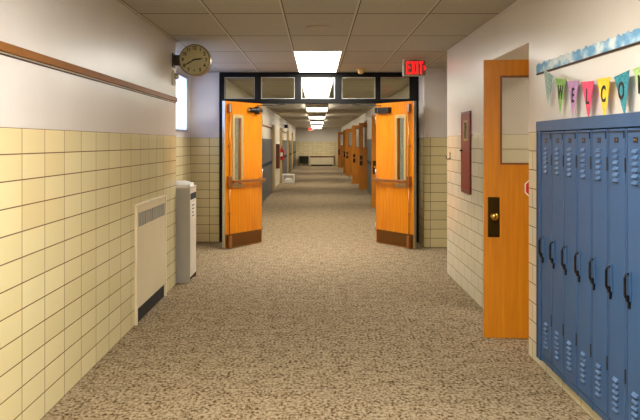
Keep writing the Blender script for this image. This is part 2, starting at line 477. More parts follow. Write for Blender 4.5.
# ------------------------------------------------------------------ lockers
def louver(mb, yc, z, w=.052, h=.017):
    """pressed louver bulging toward -X."""
    n = 6
    pr = [(0, z+h), (-.004, z+h*.9), (-.011, z+h*.25), (-.012, z), (0, z)]
    mb.prism([(p[0], yc-w/2, p[1]) for p in pr], (0, w, 0))
    return MB().box(-.0125, .0, yc-w/2+.003, yc+w/2-.003, z-.0045, z-.0002)  # dark strip: slit with the shade under the louver painted in
HL = LZ1-LZ0
XF = 1.49
def make_locker(label):
    t = thing('locker', label, 'locker', (XF, 0, LZ0), 0, 'blue lockers beside the classroom doorway')
    P = LPITCH; z0 = .045; z1 = HL-.072
    # body: carcass open at the front, behind the door
    b = MB().box(.012, .34, 0, .010, 0, HL).box(.012, .34, P-.010, P, 0, HL).box(.012, .34, .010, P-.010, 0, .03)
    b.box(.012, .34, .010, P-.010, HL-.03, HL).box(.325, .34, .010, P-.010, .03, HL-.03)
    b.box(-.002, .012, 0, .006, 0, HL).box(-.002, .012, P-.006, P, 0, HL)
    b.build('body', M['blue_dark'], t)
    MB().box(.0, .02, .006, P-.006, 0, .036).build('base_rail', M['blue_dark'], t, .002)
    d = MB().box(-.004, .014, .013, P-.013, z0, z1).build('door', M['blue'], t, .003)
    # raised step at the door head
    MB().box(-.012, -.004, .018, P-.02, z1-.018, z1-.012).box(-.010, -.004, .018, .022, z1-.05, z1-.018).build('door_lip', M['slot'], d)
    for zz in (1.36-.0, ):
        for k in range(6):
            mb = MB(); sl = louver(mb, P*.5+.004, (1.512-k*.0295)-LZ0-.01)
            o = mb.build('louver', M['louver'], d); o.location = (-.004, 0, 0)
        V = sl.build('vent_slit_shade', M['slot'], d); V.location = (-.004, 0, 0)
    for k in range(6):
        mb = MB(); sl = louver(mb, P*.5+.004, (.374-k*.0295)-LZ0-.01)
        o = mb.build('louver', M['louver'], d); o.location = (-.004, 0, 0)
        V = sl.build('vent_slit_shade', M['slot'], d); V.location = (-.004, 0, 0)
    np = MB().box(-.007, -.004, P*.5-.018, P*.5+.026, 1.548-LZ0, 1.576-LZ0).build('number_plate', M['slot'], d, .001)
    MB().cyl((-.007, P*.5+.015, 1.562-LZ0), (-.0085, P*.5+.015, 1.562-LZ0), .0035, seg=8).cyl((-.007, P*.5-.007, 1.562-LZ0), (-.0085, P*.5-.007, 1.562-LZ0), .0035, seg=8).build('rivet', M['brass'], np)
    for zc in (1.44, .42):
        MB().box(-.007, .002, .010, .0155, zc-LZ0-.035, zc-LZ0+.035).build('hinge', M['slot'], t)
    # handle: loop with a latch tongue below, near the far edge of the door
    yc = P-.045; zb, zt = .81-LZ0, .925-LZ0
    hp = [(-.006, yc, zt), (-.018, yc, zt+.001), (-.027, yc, zt-.006), (-.031, yc, zt-.018), (-.032, yc, (zt+zb)/2), (-.031, yc, zb+.018), (-.027, yc, zb+.006), (-.018, yc, zb-.001), (-.006, yc, zb)]
    h = MB().tube(hp, .0065).build('handle', M['blackgloss'], d)
    MB().box(-.013, -.004, yc-.013, yc+.013, zb-.012, zt+.012).build('escutcheon', M['blue'], h, .003)
    MB().box(-.026, -.004, yc-.010, yc+.010, zb-.014, zb+.016).prism([(-.016, yc-.009, zb-.010), (-.016, yc+.009, zb-.010), (-.016, yc+.003, zb-.05), (-.016, yc-.003, zb-.05)], (.012, 0, 0)).build('latch_tongue', M['blackgloss'], h, .002)
    return t
lab = ['blue metal locker nearest the classroom doorway, at the far end of its row',
       'second blue metal locker from the classroom doorway end of the row',
       'third blue metal locker from the doorway end of the row',
       'fourth blue metal locker from the doorway end, below the pink pennant',
       'fifth blue metal locker from the doorway end, below the yellow pennant',
       'sixth blue metal locker from the doorway end, below the teal letter O pennant',
       'seventh blue metal locker from the doorway end, cut by the right picture edge',
       'eighth blue metal locker from the doorway end, beside the camera',
       'ninth blue metal locker from the doorway end, nearest end of the row']
proto = make_locker(lab[0])
for i in range(NL):
    y = LY1-.085-(i+1)*LPITCH
    if i == 0: proto.location = (XF, y, LZ0)
    else: dup(proto, (XF, y, LZ0), None, lab[i])
t = thing('locker_trim', 'blue metal fascia and end post framing the row of lockers', 'trim', (XF, LY1, LZ0))
MB().box(-.014, .0, LY0-LY1+.002, 0, HL-.068, HL).build('fascia', M['blue_dark'], t, .003)
MB().box(-.012, .052, -.083, 0, 0, HL-.0685).build('end_post', M['blue_dark'], t, .003)
MB().box(-.0145, -.012, -.034, -.030, .01, HL-.07).build('seam', M['slot'], bpy.data.objects['end_post'])

# ------------------------------------------------------------------ pennants
PX = XR-.045
pen = [
 ('striped', 'teal and white striped pennant without a letter, at the left end of the bunting', striped('teal_stripe', rgb(96,140,142), rgb(190,206,196), 16), (544.3,71), (553.8,76), (548,106), ''),
 ('green', 'lime green pennant with a black letter W', dotted('green_print', rgb(150,190,110), rgb(110,160,80), 90), (556,78), (566,79.3), (560.3,113), 'W'),
 ('lilac', 'lilac pennant with a black letter E', dotted('lilac_print', rgb(186,140,186), rgb(206,168,206), 80), (568,81.2), (579,80.6), (573.2,118), 'E'),
 ('pink', 'hot pink pennant with a dark letter L', dotted('pink_print', rgb(232,84,118), rgb(238,110,138), 80), (581.8,82), (594.3,80.8), (588.7,119.5), 'L'),
 ('yellow', 'yellow pennant with a dark letter C', dotted('yellow_print', rgb(240,206,70), rgb(236,190,50), 80), (597.4,79), (610.8,77), (605,120), 'C'),
 ('teal', 'teal blue dotted pennant with a dark letter O', dotted('teal_print', rgb(70,146,160), rgb(40,112,130), 70), (614.5,77), (629.7,70), (625,117.5), 'O'),
 ('lime', 'pale lime pennant with a dark letter M at the right picture edge', dotted('lime_print', rgb(176,204,132), rgb(140,180,100), 80), (633.6,69), (650.5,62), (644.5,112), 'M'),
]
string_pts = []
for nm, label, mat, a, b, c, ch in pen:
    A, B, C = (atX(p[0], p[1], PX) for p in (a, b, c))
    ctr = (A+B)/2
    t = thing('pennant', label, 'pennant', ctr, 0, 'letter pennants of the bunting')
    A, B, C = A-ctr, B-ctr, C-ctr
    ins = Vector((-.0025, 0, 0))
    MB().prism([A, B, C], ins).build('cloth', mat, t)
    q = Vector((0, 0, -.009))
    MB().prism([A+ins, B+ins, B+ins+q, A+ins+q], ins*.4).build('hanging_hem', mat, t)
    if ch:
        ang = math.atan2((B-A).z, abs((B-A).y))*.7
        R = Matrix(((0,0,-1,-.0035),(-1,0,0,0),(0,1,0,-.088),(0,0,0,1)))
        text_mesh('letter', ch, .118, M['ink'], t, R @ Matrix.Rotation(ang, 4, 'Z'), .0012, .72, .003)
    string_pts += [A+ctr+Vector((.003,0,.001)), B+ctr+Vector((.003,0,.001))]
first = atX(543.6, 69.9, PX+.003); first.z = max(first.z, 2.025)
sp = [Vector((XR-.032, first.y+.01, 2.016)), first] + string_pts[1:]
string_o = MB().tube(sp, .0022, 6).build('hanging_string', M['string'], None, 0, (PX, 3.5, 2.0))
tag(string_o, 'thin pale string the pennants hang from, below the cloud border', 'string')

# ------------------------------------------------------------------ double doors
def fire_door(label, loc, rz, s, closer_box):
    """hinge at the origin, leaf along +x, push side toward s*y."""
    t = thing('corridor_door', label, 'door', loc, rz, 'open double doors')
    W = .86; HT = 2.155; th = .048
    f0, f1 = (-th, 0) if s > 0 else (0, th)
    fy = 0.0
    def bx(mb, x0, x1, d0, d1, z0, z1): return mb.box(x0, x1, s*d0, s*d1, z0, z1)
    vx0, vx1, vz0, vz1 = .455, .705, .885, 1.965     # vision panel outer
    m = .05; gx0, gx1, gz0, gz1 = vx0+m, vx1-m, vz0+m, vz1-m
    lf = MB().box(.004, gx0, f0, f1, .012, HT).box(gx1, W, f0, f1, .012, HT).box(gx0, gx1, f0, f1, .012, gz0).box(gx0, gx1, f0, f1, gz1, HT)
    leaf = lf.build('leaf', M['orange'], t)
    bx(MB(), W, W+.003, -th, 0, .012, HT).build('edge_strip', M['steel'], leaf)
    fr = MB()
    for (a, b, c, d) in ((vx0, gx0, vz0, vz1), (gx1, vx1, vz0, vz1), (gx0, gx1, vz0, gz0), (gx0, gx1, gz1, vz1)):
        bx(fr, a, b, 0, .012, c, d)
    vp = fr.build('vision_frame', M['beige_metal'], t, .002)
    bx(MB(), gx0, gx1, -.027, -.021, gz0, gz1).build('glass', M['vision'], vp)
    bx(MB(), .02, W-.01, 0, .003, .02, .213).build('kick_plate', M['bronze_dark'], t)
    # panic bar with vertical rods at the latch edge
    xr = W-.075
    case = bx(MB(), xr-.035, xr+.035, 0, .055, .90, 1.06).build('panic_case', M['bronze'], t, .008)
    bar = MB(); bx(bar, .0, xr-.034, .045, .085, .955, 1.0)
    bar = bar.build('push_bar', M['bronze'], t, .008)
    bx(MB(), .02, .075, 0, .046, .945, 1.01).build('bar_bracket', M['bronze'], bar, .006)
    for (za, zb) in ((.19, .899), (1.061, 1.985)):
        MB().cyl((xr, s*.026, za), (xr, s*.026, zb), .0085, seg=12).build('vertical_rod', M['bronze'], t)
    for zg in (.52, 1.5):
        bx(MB(), xr-.016, xr+.016, 0, .038, zg-.012, zg+.012).build('rod_guide', M['bronze'], t, .003)
    tc_ = bx(MB(), xr-.028, xr+.028, 0, .05, 1.985, 2.115).build('top_latch', M['bronze'], t, .012)
    bx(MB(), xr+.0, xr+.026, .05, .053, 2.0, 2.10).build('latch_cover', M['steel'], tc_)
    bx(MB(), xr-.03, xr+.03, 0, .052, .015, .19).build('bottom_latch', M['bronze'], t, .012)
    # closer
    if closer_box:
        c = bx(MB(), .05, .37, 0, .07, 2.0, 2.085).build('door_closer', M['black'], t, .006)
        bx(MB(), .12, .124, .07, .072, 2.005, 2.08).build('closer_seam', M['steel'], c)
    else:
        c = MB().cyl((.06, s*.035, 2.045), (.35, s*.035, 2.045), .033, seg=20)
        c.cyl((.16, s*.035, 1.985), (.16, s*.035, 2.10), .04, seg=20); bx(c, .08, .33, 0, .03, 2.01, 2.08)
        c = c.build('door_closer', M['black'], t)
        MB().cyl((.351, s*.035, 2.045), (.358, s*.035, 2.045), .022, seg=16).build('end_cap', M['steel'], c)
    for zh in (.25, 1.08, 1.9):
        MB().cyl((-.004, s*.004, zh-.06), (-.004, s*.004, zh+.06), .008, seg=10).build('hinge', M['steel'], t)
    return t
YH = YB-.07
def facing(hx, hy, lx, ly): return math.atan2(ly-hy, lx-hx)
door_l = fire_door('left-hand orange wooden double door with panic bar, folded open toward the clock side', (-.853, YH, 0), facing(-.853, YH, -1.335, YH-.715), 1, False)
door_r = fire_door('right-hand orange wooden double door with panic bar, below the exit sign', (.915, YH, 0), facing(.915, YH, 1.402, YH-.71), -1, True)

# door frame and transom
t = thing('double_door_frame', 'black metal door frame with glazed transom across the corridor', 'door frame', (0, YB, 0))
fy0, fy1 = -.03, .09
ZH0, ZH1, ZT = 2.162, 2.232, 2.572
xl, xr_ = -1.522, 1.582
MB().box(xl, xr_, fy0, fy1, ZT, ZC-.002).build('head', M['frame_black'], t)
MB().box(xl, xr_, fy0, fy1, ZH0, ZH1).build('transom_bar', M['frame_black'], t)
for (a, b) in ((xl, xl+.075), (xr_-.14, xr_)):
    MB().box(a, b, fy0, fy1, 0, ZH0).build('jamb', M['frame_black'], t)
    MB().box(a, b, fy0, fy1, ZH1, ZT).build('jamb', M['frame_black'], t)
for (a, b) in ((-.95, -.875), (.937, 1.01)):
    MB().box(a, b, fy0, fy1, 0, ZH0).build('mullion', M['frame_black'], t)
tr = [(-.97, -.873), (-.345, -.245), (.28, .385), (.91, .99)]
for (a, b) in tr:
    MB().box(a, b, fy0, fy1, ZH1, ZT).build('mullion', M['frame_black'], t)
edges = [xl+.075] + [v for ab in tr for v in ab] + [xr_-.14]
for k in range(5):
    a, b = edges[2*k], edges[2*k+1]
    MB().box(a, b, .027, .033, ZH1, ZT).build('transom_pane', M['pane'], t)
    bd = MB()
    for (x0, x1, z0, z1) in ((a, a+.012, ZH1, ZT), (b-.012, b, ZH1, ZT), (a+.012, b-.012, ZH1, ZH1+.012), (a+.012, b-.012, ZT-.012, ZT)):
        bd.box(x0, x1, .012, .026, z0, z1)
    bd.build('glazing_bead', M['steel'], t)
for (a, b) in ((xl+.075, -.95), (1.01, xr_-.14)):
    MB().box(a, b, .027, .033, 0, ZH0).build('sidelight_pane', M['pane'], t)
# closer arms, reaching from the closers to the transom bar
bpy.context.view_layer.update()
for dr, hx, ex, sd in ((door_l, -.853, -.50, 1), (door_r, .915, .55, -1)):
    mi = dr.matrix_world.inverted()
    p0 = Vector((.16, sd*.035, 2.103))
    w1 = mi @ Vector((hx+sd*.14, YB-.13, 2.125)); w2 = mi @ Vector((ex, YB-.045, 2.15))
    MB().tube([p0, p0+Vector((0, 0, .012)), w1, w2], .008, 8).build('closer_arm', M['black'], dr)

# ------------------------------------------------------------------ classroom doors
def class_door(label, loc, rz):
    t = thing('classroom_door', label, 'door', loc, rz, 'classroom doors standing open')
    W = .885; HT = 2.205; th = .045; st = .125
    gz0, gz1 = 1.375, 2.08
    f0, f1 = -th, 0
    leaf = MB().box(0, st, f0, f1, .004, HT).box(W-st, W, f0, f1, .004, HT).box(st, W-st, f0, f1, .004, gz0).box(st, W-st, f0, f1, gz1, HT).build('leaf', M['amber'], t)
    fr = MB(); q = .016
    for (a, b, c, d) in ((st, st+q, gz0, gz1), (W-st-q, W-st, gz0, gz1), (st+q, W-st-q, gz0, gz0+q), (st+q, W-st-q, gz1-q, gz1)):
        fr.box(a, b, -.012, .004, c, d)
    f = fr.build('glazing_frame', M['darkwood'], t)
    MB().box(st, W-st, -.026, -.020, gz0, gz1).build('wired_pane', M['wired'], f)
    xk = W-.075
    pl = MB().box(xk-.047, xk+.045, 0, .004, .80, 1.118).build('lock_plate', M['brass_dark'], t, .001)
    MB().lathe([(.028, 0), (.028, .006), (.012, .010), (.011, .03), (.022, .036), (.03, .048), (.029, .058), (.018, .066), (.004, .067)], (xk, .004, .968), (0, 1, 0)).build('knob', M['brass'], t)
    MB().box(W, W+.0025, -.037, -.008, .86, 1.06).build('latch_plate', M['steel'], t)
    for zh in (.25, 1.1, 1.95):
        MB().cyl((-.004, .004, zh-.05), (-.004, .004, zh+.05), .007, seg=10).build('hinge', M['brass'], t)
    return t
hx, hy = 2.206, 5.43
rz0 = facing(hx, hy, 1.326, 5.517)
cd = class_door('large amber wooden classroom door with wired glass, nearest, beside the blue lockers', (hx, hy, 0), rz0)
fl = ['dark amber classroom door just behind the right double door, nearest beyond the frame',
      'second open classroom door on the right beyond the double doors, beside grey lockers',
      'third open classroom door on the right beyond the double doors',
      'fourth open classroom door on the right beyond the double doors',
      'fifth open classroom door on the right beyond the double doors',
      'farthest open classroom door on the right, near the end wall']
fx = [1.305, 1.384, 1.33, 1.34, 1.35, 1.30]
for d, l, x in zip(FAR_DOORS, fl, fx):
    a = facing(0, 0, -.88, .0)
    dup(cd, (x+.885, d, 0), a + random.uniform(-.03, .03), l)
# octagonal red sign stuck on the near classroom door
u = Vector((math.cos(rz0), math.sin(rz0), 0)); nrm = Vector((-math.sin(rz0), math.cos(rz0), 0))
sg = thing('octagon_sign', 'red octagonal sign with white rim on the classroom door, mostly hidden by the wall', 'sign', Vector((hx, hy, 1.19))+u*.487+nrm*.001, rz0)
def octo(r, y0, y1):
    return MB().prism([(r*math.cos(math.radians(22.5+45*k)), y0, r*math.sin(math.radians(22.5+45*k))) for k in range(8)], (0, y1-y0, 0))
octo(.09, 0, .003).build('rim', M['paper'], sg); octo(.08, .003, .004).build('face', M['red'], sg)

# ------------------------------------------------------------------ left wall things
# convector cabinet
t = thing('convector_cabinet', 'cream metal convector heater cabinet with top grille on the left wall', 'heater', (XL+.0015, 5.87, 0))
D = .02; L = 1.15; ZTP = 1.02; KZ = .135
b = MB().box(0, D, .03, L-.03, KZ, .825).box(0, D, .03, L-.03, .945, ZTP-.02).box(0, D, .03, .05, .825, .945).box(0, D, L-.05, L-.03, .825, .945)
b.build('front_panel', M['cream'], t, .003)
MB().box(0, D+.004, 0, .028, .004, ZTP-.02).build('end_panel', M['cream'], t, .003)
MB().box(0, D+.004, L-.028, L, .004, ZTP-.02).build('end_panel', M['cream'], t, .003)
MB().box(0, D+.006, -.003, L+.003, ZTP-.019, ZTP).build('cabinet_top', M['cream'], t, .003)
g = MB().box(.001, .006, .05, L-.05, .825, .945).build('grille_back', M['void'], t)
for k in range(12):
    yy = .08+(L-.16)*k/11
    MB().box(.007, D-.001, yy-.024, yy+.024, .827, .943).build('grille_slat', M['grille'], t)
MB().box(.001, .004, .03, L-.03, .004, KZ).build('kick_recess', M['void'], t)
# collection console at the end of the left wall
bx0, bx1, by0, by1 = -1.83, -1.40, 7.66, 8.06
t = thing('collection_bin', 'tall narrow off-white metal bin with dark slot, standing at the left wall end', 'bin', ((bx0+bx1)/2, (by0+by1)/2, 0))
cw, cd_ = (bx1-bx0)/2, (by1-by0)/2
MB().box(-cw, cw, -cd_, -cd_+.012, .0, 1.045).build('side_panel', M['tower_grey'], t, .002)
MB().box(-cw, cw-.006, -cd_+.012, cd_-.012, .06, 1.045).build('body', M['tower'], t)
MB().box(-cw, cw, cd_-.012, cd_, .0, 1.045).build('side_panel', M['darkwood'], t, .002)
MB().box(cw-.006, cw, -cd_+.012, cd_-.012, .06, 1.04).build('door', M['tower'], t, .002)
MB().box(cw, cw+.003, -cd_+.03, cd_-.03, .915, .985).build('slot', M['void'], t)
MB().box(-cw+.02, cw-.03, -cd_+.02, cd_-.02, 0, .06).build('plinth', M['void'], t)
MB().box(-cw-.005, cw+.005, -cd_-.005, cd_+.005, 1.045, 1.06).build('lid', M['tower'], t, .003)
for (z0, z1, y0, y1) in ((.70, .88, -.11, .11),):
    n = MB().box(cw, cw+.001, y0, y1, z0, z1).build('notice', M['paper'], t)
    for k in range(4):
        MB().box(cw+.001, cw+.0015, y0+.03+.01*(k % 2), y1-.05-.02*(k % 3), z1-.04-.04*k, z1-.025-.04*k).build('text_line', M['print'], n)
def crumple(name, label, cx, cy, z, w, d, h, rz, seed):
    rnd = random.Random(seed); bm = bmesh.new()
    nx, ny = 9, 9; g0, g1 = [], []
    for i in range(nx):
        for j in range(ny):
            x = (i/(nx-1)-.5)*w; y = (j/(ny-1)-.5)*d; e = 1-max(abs(2*i/(nx-1)-1), abs(2*j/(ny-1)-1))**4
            g0.append(bm.verts.new((x, y, 0))); g1.append(bm.verts.new((x+rnd.uniform(-.006,.006), y+rnd.uniform(-.006,.006), h*(.45+.55*e)+rnd.uniform(-.3,.25)*h*.6)))
    I = lambda i, j: i*ny+j
    for i in range(nx-1):
        for j in range(ny-1):
            bm.faces.new((g1[I(i,j)], g1[I(i+1,j)], g1[I(i+1,j+1)], g1[I(i,j+1)])); bm.faces.new((g0[I(i,j)], g0[I(i,j+1)], g0[I(i+1,j+1)], g0[I(i+1,j)]))
    ring = [I(i,0) for i in range(nx)]+[I(nx-1,j) for j in range(1,ny)]+[I(i,ny-1) for i in range(nx-2,-1,-1)]+[I(0,j) for j in range(ny-2,0,-1)]
    for k in range(len(ring)):
        a, b_ = ring[k], ring[(k+1) % len(ring)]
        bm.faces.new((g0[a], g0[b_], g1[b_], g1[a]))
    mb = MB(); mb.bm.free(); mb.bm = bm
    o = mb.build(name, M['paper']); o.location = (cx, cy, z); o.rotation_euler = (0, 0, rz)
    return tag(o, label, 'papers')
crumple('paper_pile', 'crumpled white papers piled on top of the tall off-white bin', -1.60, 7.86, 1.0605, .37, .34, .055, .05, 3)

# wall clock, double faced on a bracket
ck = Vector((-1.305, 7.40, 2.432))
t = thing('wall_clock', 'round cream-faced clock on a bracket at the end of the left wall', 'clock', ck)
R = .168
MB().lathe([(R-.012, -.002), (R, .006), (R, .02), (R-.006, .03), (R-.006, .10), (R, .11), (R, .124), (R-.012, .132)], (0, 0, 0), (0, 1, 0), 40).build('case', M['clockcase'], t)
MB().cyl((0, -.0025, 0), (0, -.004, 0), R-.014, seg=40).build('dial', M['clockface'], t)
XZ = Matrix(((1,0,0,0),(0,0,-1,0),(0,1,0,0),(0,0,0,1)))
for n in range(1, 13):
    a = math.radians(30*n); rr = R*.74
    text_mesh('numeral', str(n), .054, M['ink'], t, Matrix.Translation((rr*math.sin(a), -.0046, rr*math.cos(a))) @ XZ, .0005, .9, .0018)
def hand(name, deg, ln, wd, yy):
    a = math.radians(deg); u_ = Vector((math.sin(a), 0, math.cos(a))); v_ = Vector((math.cos(a), 0, -math.sin(a)))
    p = [-.022*u_-v_*wd*.7, -.022*u_+v_*wd*.7, u_*ln*.6+v_*wd, u_*ln+v_*.0, u_*ln*.6-v_*wd]
    MB().prism([q + Vector((0, yy, 0)) for q in p], (0, -.0012, 0)).build(name, M['ink'], t)
hand('hour_hand', 82, .098, .009, -.007); hand('minute_hand', 240, .13, .007, -.010)
MB().cyl((0, -.004, 0), (0, -.014, 0), .008, seg=14).build('hub', M['ink'], t)
MB().box(XL-ck.x+.012, -R+.012, .03, .10, -.055, .055).build('bracket_arm', M['olive'], t, .004)
MB().box(XL-ck.x, XL-ck.x+.012, .0, .13, -.075, .075).build('wall_plate', M['black'], t, .003)
# strobe below
t = thing('alarm_strobe', 'small clear alarm strobe on the left wall just below the clock', 'alarm', (XL, 7.45, 2.24))
MB().box(0, .022, -.055, .055, -.075, .075).build('mounting_plate', M['tower'], t, .004)
MB().lathe([(.034, 0), (.034, .02), (.028, .036), (.012, .045)], (.022, 0, .02), (1, 0, 0), 18).build('strobe_lens', M['lens'], t)
for k in range(3):
    MB().box(.022, .026, -.035, .035, -.062+k*.015, -.055+k*.015).build('sounder_slot', M['print'], t)

# ------------------------------------------------------------------ right wall things
y0, y1 = 6.95, 7.37
t = thing('extinguisher_cabinet', 'tall maroon fire cabinet with small window on the right wall', 'cabinet', (XR, (y0+y1)/2, 1.03))
hw = (y1-y0)/2; HZ = .84
fr = MB()
for (a, b, c, d) in ((-hw, -hw+.035, 0, HZ), (hw-.035, hw, 0, HZ), (-hw+.035, hw-.035, 0, .035), (-hw+.035, hw-.035, HZ-.035, HZ)):
    fr.box(-.019, 0, a, b, c, d)
fr.build('cabinet_frame', M['maroon_dark'], t, .003)
gy0, gy1, gz0, gz1 = -hw+.11, hw-.13, .54, .75
d = MB()
for (a, b, c, e) in ((-hw+.036, gy0, .036, HZ-.036), (gy1, hw-.036, .036, HZ-.036), (gy0, gy1, .036, gz0), (gy0, gy1, gz1, HZ-.036)):
    d.box(-.016, -.006, a, b, c, e)
d = d.build('door', M['maroon'], t)
wb = MB()
for (a, b, c, e) in ((gy0, gy0+.025, gz0, gz1), (gy1-.025, gy1, gz0, gz1), (gy0+.025, gy1-.025, gz0, gz0+.02), (gy0+.025, gy1-.025, gz1-.02, gz1)):
    wb.box(-.018, -.0125, a, b, c, e)
wb.build('window_frame', M['beige_metal'], d)
MB().box(-.012, -.010, gy0+.025, gy1-.025, gz0+.02, gz1-.02).build('window_pane', M['vision'], d)
MB().box(-.005, -.002, gy0, gy1, gz0, gz1).build('cabinet_interior', M['darkwood'], t)
MB().box(-.045, -.016, hw-.075, hw-.045, .43, .445).build('pull_handle', M['black'], d, .002)
t = thing('wall_hook', 'small black metal hook on the tile at the right wall end', 'hook', (XR, 8.06, 1.40))
MB().box(-.006, 0, -.011, .011, -.05, .04).build('plate', M['black'], t, .002)
MB().tube([(-.004, 0, -.03), (-.03, 0, -.045), (-.045, 0, -.03), (-.045, 0, -.005)], .006, 8).build('hook_arm', M['black'], t)

# ------------------------------------------------------------------ ceiling things
# exit sign
def exit_sign(label, c, back=True, k=1.0):
    t = thing('exit_sign', label, 'exit sign', c)
    w, h, dd = .147*k, .108*k, .028*k
    MB().box(-w, w, -dd, dd, -h, h).build('housing', M['sign_white'], t, .004)
    MB().box(-.05*k, .05*k, -.02*k, .02*k, h, h+.02).build('ceiling_canopy', M['sign_white'], t)
    for s in ((-1, 1) if back else (-1,)):
        fc = MB().box(-w+.012*k, w-.008*k, s*dd, s*(dd+.003), -h+.01*k, h-.01*k).build('face', M['sign_face'], t)
        y0, y1 = s*(dd+.003), s*(dd+.006)
        zb, zt = -.084*k, .08*k; bw = .018*k; bh = .025*k
        x0 = -.106*k
        X = lambda v: (v if s < 0 else -v)
        def bar(mb, a, b, c_, d_): mb.box(X(a), X(b), y0, y1, c_, d_); return mb
        def slant(mb, xa, za, xb, zb_, wd):
            mb.prism([(X(xa-wd/2), y0, za), (X(xa+wd/2), y0, za), (X(xb+wd/2), y0, zb_), (X(xb-wd/2), y0, zb_)], (0, y1-y0, 0)); return mb
        e = bar(MB(), x0, x0+bw, zb, zt)
        for zz in (zb, (zb+zt)/2-bh/2, zt-bh): bar(e, x0+bw, x0+.048*k, zz, zz+bh)
        e.build('letter', M['sign_red'], fc)
        xm = x0+.062*k
        q = slant(slant(MB(), xm+.009*k, zb, xm+.047*k, zt, .019*k), xm+.047*k, zb, xm+.009*k, zt, .019*k)
        q.build('letter', M['sign_red'], fc)
        xi = xm+.069*k
        bar(MB(), xi, xi+bw, zb, zt).build('letter', M['sign_red'], fc)
        xt = xi+.030*k
        bar(bar(MB(), xt, xt+.054*k, zt-bh, zt), xt+.018*k, xt+.036*k, zb, zt-bh).build('letter', M['sign_red'], fc)
        xc = xt+.056*k
        MB().prism([(X(xc), y0, .028*k), (X(xc+.014*k), y0, .028*k), (X(xc+.036*k), y0, -.004*k), (X(xc+.014*k), y0, -.036*k), (X(xc), y0, -.036*k), (X(xc+.016*k), y0, -.004*k)], (0, y1-y0, 0)).build('chevron', M['sign_red'], fc)
    return t
ex = exit_sign('lit red EXIT sign with right arrow hanging above the right double door', (1.262, 9.0, ZC-.128))
MB().box(-.150, -.147, -.03, .03, -.11, .11).build('end_cap', M['paper'], ex)
exit_sign('tiny lit red EXIT sign far down the corridor near the end wall', (-.42, 44.8, ZF-.14), False, 1.1)

# light fixtures
def light(label, x0, x1, y0, y1, z, surface, mat, group):
    t = thing('ceiling_light', label, 'ceiling light', ((x0+x1)/2, (y0+y1)/2, z), 0, group)
    hx_, hy_ = (x1-x0)/2, (y1-y0)/2; b = .016
    if surface:
        MB().box(-hx_, hx_, -hy_, hy_, -.03, -.001).build('housing', M['troffer'], t)
        MB().box(-hx_+.01, hx_-.01, -hy_+.015, hy_-.015, -.095, -.03).build('diffuser', mat, t, .02)
        for s in (-1, 1):
            MB().box(-hx_, hx_, s*hy_, s*(hy_-.014), -.10, -.03).build('end_plate', M['troffer'], t)
    else:
        f = MB().box(-hx_, hx_, -hy_, -hy_+b, -.012, -.001).box(-hx_, hx_, hy_-b, hy_, -.012, -.001)
        f.box(-hx_, -hx_+b, -hy_+b, hy_-b, -.012, -.001).box(hx_-b, hx_, -hy_+b, hy_-b, -.012, -.001)
        f.build('frame', M['troffer'], t)
        for (ya, yb_) in ((-hy_+b, -.002), (.002, hy_-b)):
            MB().box(-hx_+b, hx_-b, ya, yb_, -.009, -.002).build('diffuser', mat, t)
        MB().box(-hx_+b, hx_-b, -.002, .002, -.010, -.001).build('divider', M['troffer'], t)
    return t
light('bright square-lensed ceiling light in front of the transom', -.287, .305, 8.28, 10.70, ZC, False, M['lamp_near'], None)
light('ceiling light overhead just behind the picture frame', -.287, .305, .96, 3.38, ZC, False, M['lamp_back'], 'ceiling lights behind the frame')
light('added unseen ceiling light farther behind the picture, brightening the hall from the rear', -.287, .305, -4.0, -1.58, ZC, False, M['lamp_back'], 'ceiling lights behind the frame')  # extra fixture added out of view to brighten the near hall
light('ceiling light inside the classroom behind the amber door', 2.9, 3.5, 4.4, 5.9, ZC, False, M['lamp_near'], None)
light('long twin ceiling light just beyond the transom, seen through its middle pane', -.27, .27, 11.1, 15.9, ZF, False, M['lamp_far'], None)
for k, yc in enumerate(( 19.4, 25.6, 31.8, 38.0, 44.0)):
    o = ['first', 'second', 'third', 'fourth', 'fifth'][k]
    light(o+' surface ceiling light beyond the double doors, counting away from the twin light', -.30, .30, yc-1.2, yc+1.2, ZF, True, M['lamp_far'], 'surface lights in the far corridor')
# smoke detector and ceiling speaker
c = atY(360.8, 72, 10.3)
t = thing('smoke_detector', 'small yellowed smoke detector on the ceiling above the transom', 'smoke detector', (c.x, 10.3, ZC))
MB().lathe([(.068, 0), (.068, .02), (.06, .028)], (0, 0, -.0005), (0, 0, -1)).build('base', M['detector'], t)
MB().lathe([(.052, .028), (.042, .05), (.044, .062), (.03, .075), (.01, .078)], (0, 0, -.0005), (0, 0, -1)).build('chamber', M['detector'], t)
t = thing('ceiling_speaker', 'flat round plate on the ceiling before the bright light', 'ceiling speaker', (.01, 6.59, ZC))
MB().lathe([(.115, 0), (.112, .006), (.06, .011), (.02, .012)], (0, 0, -.0005), (0, 0, -1), 32).build('cover', M['speaker'], t)
MB().lathe([(.03, .0), (.026, .004)], (0, 0, -.0125), (0, 0, -1), 20).build('centre_cap', M['speaker'], t)

